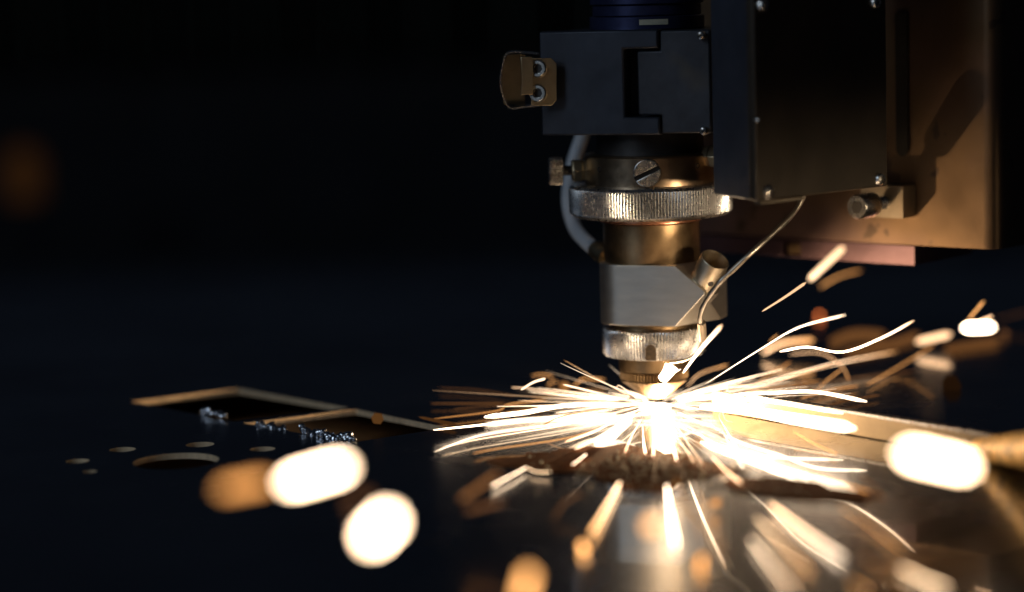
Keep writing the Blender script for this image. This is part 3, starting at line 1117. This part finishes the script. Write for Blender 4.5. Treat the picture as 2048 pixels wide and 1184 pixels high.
# right side
R_ = 'glowing spark streak flying right from under the nozzle'
for pts, d, wd_, col in (
    ([(1366, 746), (1400, 700), (1444, 650)], (0.965, 0.91), (9, 24), (BLAZE, PEACH)),
    ([(1411, 768), (1523, 697), (1597, 655), (1690, 630)], (0.97, 0.91), (3, 15), (HOT, WHITE)),
    ([(1556, 668), (1546, 675), (1538, 684)], 1.02, 6, ORANGE),
    ([(1525, 706), (1568, 686), (1627, 680)], 1.12, (18, 26), (PEACH, ORANGE)),
    ([(1560, 703), (1616, 694), (1686, 704), (1765, 675), (1828, 641)], (0.97, 0.92), (9, 15), (BLAZE, PEACH)),
    ([(1660, 684), (1709, 666), (1770, 668)], 1.25, 34, BROWN),
    ([(1690, 706), (1770, 690), (1838, 668)], 1.22, 30, BROWN),
    ([(1579, 709), (1627, 705), (1657, 713), (1686, 736), (1698, 761)], 1.06, (9, 14), (PEACH, AMBER)),
    ([(1360, 802), (1470, 780), (1560, 757), (1672, 727), (1794, 703)], (1.0, 1.09), (5, 15), (HOT, ORANGE)),
    ([(1400, 800), (1490, 787), (1582, 753), (1672, 728)], 1.03, (5, 9), (CREAM, ORANGE)),
    ([(1490, 787), (1535, 752), (1582, 723)], 1.05, 10, (ORANGE, AMBER)),
    ([(1374, 774), (1400, 748), (1456, 729)], 1.05, (7, 13), (PEACH, ORANGE)),
    ([(1733, 770), (1800, 732), (1869, 690)], 1.07, (8, 12), (ORANGE, AMBER)),
    ([(1832, 684), (1902, 668)], 1.13, 30, PEACH),
    ([(1886, 698), (2002, 680)], 1.2, 32, BROWN),
    ([(1524, 623), (1570, 594), (1612, 565)], 0.955, (10, 13), PEACH),
    ([(1618, 560), (1652, 528), (1688, 494)], 0.86, (26, 28), (CREAM, PEACH)),
    ([(1640, 574), (1680, 552), (1722, 541)], 1.14, (20, 16), (ORANGE, AMBER)),
    ([(1420, 800), (1475, 790), (1560, 785), (1634, 784), (1733, 803)], (0.985, 0.925), (8, 19), (BLAZE, HOT)),
    ([(1380, 797), (1434, 794), (1538, 803), (1686, 827)], (0.985, 0.925), (9, 18), (BLAZE, HOT)),
    ([(1400, 812), (1500, 822), (1590, 838), (1710, 857)], (0.96, 0.88), (16, 38), (BLAZE, WHITE)),
    ([(1582, 775), (1700, 757), (1831, 742)], 1.12, 12, BROWN),
    ([(1634, 781), (1652, 762), (1683, 739)], 1.04, 8, ORANGE),
    ([(1600, 798), (1660, 780), (1716, 772)], 1.08, 11, AMBER),
    ([(1640, 815), (1700, 800), (1760, 790)], 1.1, 11, BROWN),
    ([(1450, 800), (1560, 772), (1640, 762)], 1.06, 9, (ORANGE, AMBER)),
    ([(1340, 800), (1440, 778), (1500, 770)], 0.99, (8, 6), (HOT, CREAM)),
    ([(1420, 812), (1447, 790), (1460, 772)], 0.985, (6, 9), (WHITE, CREAM)),
    ([(1990, 640), (2060, 622)], 1.2, 16, DIM),
    ([(1574, 786), (1602, 765), (1616, 752)], 1.15, 20, BROWN),
    ([(1465, 845), (1450, 838), (1442, 812)], 0.97, (3, 4), (CREAM, WHITE)),
    ([(1480, 790), (1440, 826), (1447, 852)], 0.975, (3, 5), (CREAM, WHITE)),
):
    traced(pts, d, wd_, col, R_, GR)
traced([(1928, 656), (1986, 654)], 0.80, 36, HOT, 'blazing white pill-shaped spark far out on the right', GR, True)
traced([(1936, 640), (1968, 602)], 0.88, 24, ORANGE, 'orange plume slanting up from the blazing white pill-shaped spark', GR)
traced([(1945, 648), (1985, 632)], 0.88, 24, PEACH, 'short pale plume above the blazing white pill-shaped spark', GR)
traced([(1322, 762), (1336, 745), (1344, 730)], 0.955, (22, 30), BLAZE, 'bulky white spark splashed in front of the nozzle collar', GR, True)
traced([(1344, 748), (1362, 738)], 0.955, (14, 4), HOT, 'pointed white splash beside the nozzle collar', GR)

# towards the viewer
F_ = 'glowing spark streak skimming low over the sheet towards the viewer'
for pts, d, wd_, col in (
    ([(1447, 850), (1466, 884), (1487, 921)], (0.95, 0.92), (11, 10), WHITE),
    ([(1586, 863), (1630, 888), (1675, 909)], 0.92, (10, 14), (ORANGE, AMBER)),
    ([(1424, 913), (1450, 940), (1482, 966)], 0.88, (16, 18), PEACH),
    ([(1512, 1034), (1560, 1085), (1624, 1149)], 0.83, (13, 16), (CREAM, ORANGE)),
    ([(1501, 1077), (1540, 1125), (1592, 1190)], 0.84, (11, 14), (WHITE, PEACH)),
    ([(1540, 1008), (1610, 1062), (1688, 1118)], 0.80, (16, 34), (PEACH, (0.42, 0.32, 0.23))),
    ([(1678, 1012), (1740, 1052), (1805, 1098)], 0.89, (6, 8), ORANGE),
    ([(1800, 1135), (1845, 1157), (1894, 1178)], 0.80, (22, 23), CREAM),
    ([(1718, 1109), (1770, 1148), (1825, 1186)], 0.78, 24, BROWN),
    ([(1701, 1162), (1738, 1188)], 0.82, 14, ORANGE),
    ([(1333, 968), (1342, 1030), (1353, 1092)], 0.85, (12, 17), (HOT, WHITE)),
    ([(1240, 964), (1215, 1010), (1182, 1069)], (0.85, 0.80), (18, 26), (CREAM, ORANGE)),
    ([(982, 973), (1018, 954), (1054, 934)], 0.90, (9, 6), WHITE),
    ([(1054, 936), (1074, 944), (1101, 944)], 0.90, (6, 6), CREAM),
    ([(1144, 930), (1158, 920), (1173, 908)], 0.91, (6, 6), WHITE),
    ([(920, 1000), (960, 972), (1000, 945)], 0.76, 26, BROWN),
    ([(930, 1022), (1008, 1004)], 0.76, 26, DIM),
    ([(1105, 1040), (1130, 1005), (1165, 985)], 0.80, 14, BROWN),
    ([(1395, 985), (1420, 1040), (1450, 1110)], 0.80, (12, 16), (AMBER, BROWN)),
    ([(1350, 955), (1375, 1010), (1410, 1080)], 0.82, (8, 12), (AMBER, BROWN)),
    ([(1720, 950), (1745, 972), (1770, 1000)], 0.82, 14, BROWN),
    ([(1600, 930), (1660, 960), (1740, 985)], 0.84, 14, AMBER),
    ([(1307, 830), (1307, 870), (1307, 914)], (0.985, 0.92), (7, 7), (HOT, WHITE)),
    ([(1285, 850), (1287, 880), (1291, 908)], (0.97, 0.92), (8, 9), WHITE),
    ([(1330, 830), (1340, 870), (1354, 922)], (0.98, 0.91), (8, 9), (HOT, WHITE)),
    ([(1340, 840), (1380, 862), (1427, 883)], 0.96, (4, 4), (WHITE, CREAM)),
    ([(1345, 840), (1375, 885), (1407, 930)], 0.95, (4, 5), (WHITE, PEACH)),
    ([(1335, 850), (1365, 890), (1391, 927)], 0.94, (4, 5), (WHITE, PEACH)),
    ([(1283, 838), (1262, 875), (1250, 905)], 0.95, (8, 14), (WHITE, PEACH)),
    ([(1270, 830), (1215, 866), (1150, 898)], 0.95, (14, 20), (HOT, CREAM)),
    ([(1258, 826), (1190, 862), (1130, 884)], 0.95, (10, 16), (HOT, PEACH)),
    ([(1262, 836), (1225, 868), (1196, 888)], 0.93, (20, 34), (HOT, WHITE)),
    ([(1355, 825), (1400, 845), (1440, 858)], 0.96, (12, 12), (HOT, CREAM)),
):
    traced(pts, d, wd_, col, F_, GF)

# countless finer sparks in all directions, flying low
rng = random.Random(21)
N_FINE = 160
for k in range(N_FINE):
    az = rng.uniform(-math.pi, math.pi) if k % 3 else rng.uniform(-0.85 * math.pi, -0.15 * math.pi)
    el = abs(rng.gauss(0, 0.10)) + 0.01
    start = rng.uniform(0.008, 0.026)
    length = rng.choice((0.012, 0.02, 0.028, 0.04, 0.055)) * rng.uniform(0.7, 1.3)
    dirv = Vector((math.cos(az) * math.cos(el), math.sin(az) * math.cos(el), math.sin(el)))
    dirv.y *= 0.30 if dirv.y > 0 else 0.75
    p0 = Vector((0, -0.004, 0.0025))
    pts = []
    bend = Vector((rng.uniform(-1, 1), rng.uniform(-1, 1), rng.uniform(-0.3, 0.9))) * 1.3
    for i in range(5):
        s = start + length * i / 4
        p = p0 + dirv * s + bend * (s * s * 0.35)
        p.z = max(p.z, 0.0006)
        pts.append(p)
    path = smooth_path(pts, 2)
    wpx = rng.choice((0.8, 1.1, 1.4, 1.9))
    m = len(path) - 1
    radii = [wpx * U * (0.35 + 0.65 * math.sin(math.pi * (0.12 + 0.86 * i / m))) * 0.5 for i in range(m + 1)]
    hot = rng.choice((BLAZE, HOT, HOT, WHITE, CREAM, PEACH))
    heat = [lerp3(hot, tuple(v * 0.35 for v in hot), i / m) for i in range(m + 1)]
    add_spark(path, radii, heat, False, ('hair-thin white spark' if hot[0] > 2 else 'hair-thin cream spark' if hot[0] > 1.2 else 'hair-thin peach spark' if hot[0] > 0.8
               else 'hair-thin orange spark') + (' curling' if abs(bend.z) > 0.9 else '') + (' long' if length > 0.045 else ' short' if length < 0.02 else '') + ' in the burst under the nozzle', 'hair-thin sparks of the burst')

# the molten point itself
bm = bmesh.new()
bmesh.ops.create_icosphere(bm, subdivisions=3, radius=1.0)
for v in bm.verts:
    k = 1 + 0.35 * noise.noise(v.co * 2.3)
    v.co = Vector((v.co.x * 0.0060 * k, v.co.y * 0.0055 * k - 0.003, v.co.z * 0.0011 * k + 0.0009))
me = bpy.data.meshes.new('molten_glow')
bm.to_mesh(me)
bm.free()
ca = me.color_attributes.new('spark_rgb', 'FLOAT_COLOR', 'POINT')
ca.data.foreach_set('color', [7.0, 5.6, 4.2, 1.0] * len(me.vertices))
me.materials.append(M['fine_spark'])
mg = bpy.data.objects.new('molten_glow', me)
COL.objects.link(mg)
tag(mg, 'blinding white molten point where the nozzle meets the sheet', 'molten metal')

for o in scene.objects:
    if '_at' in o:
        del o['_at']
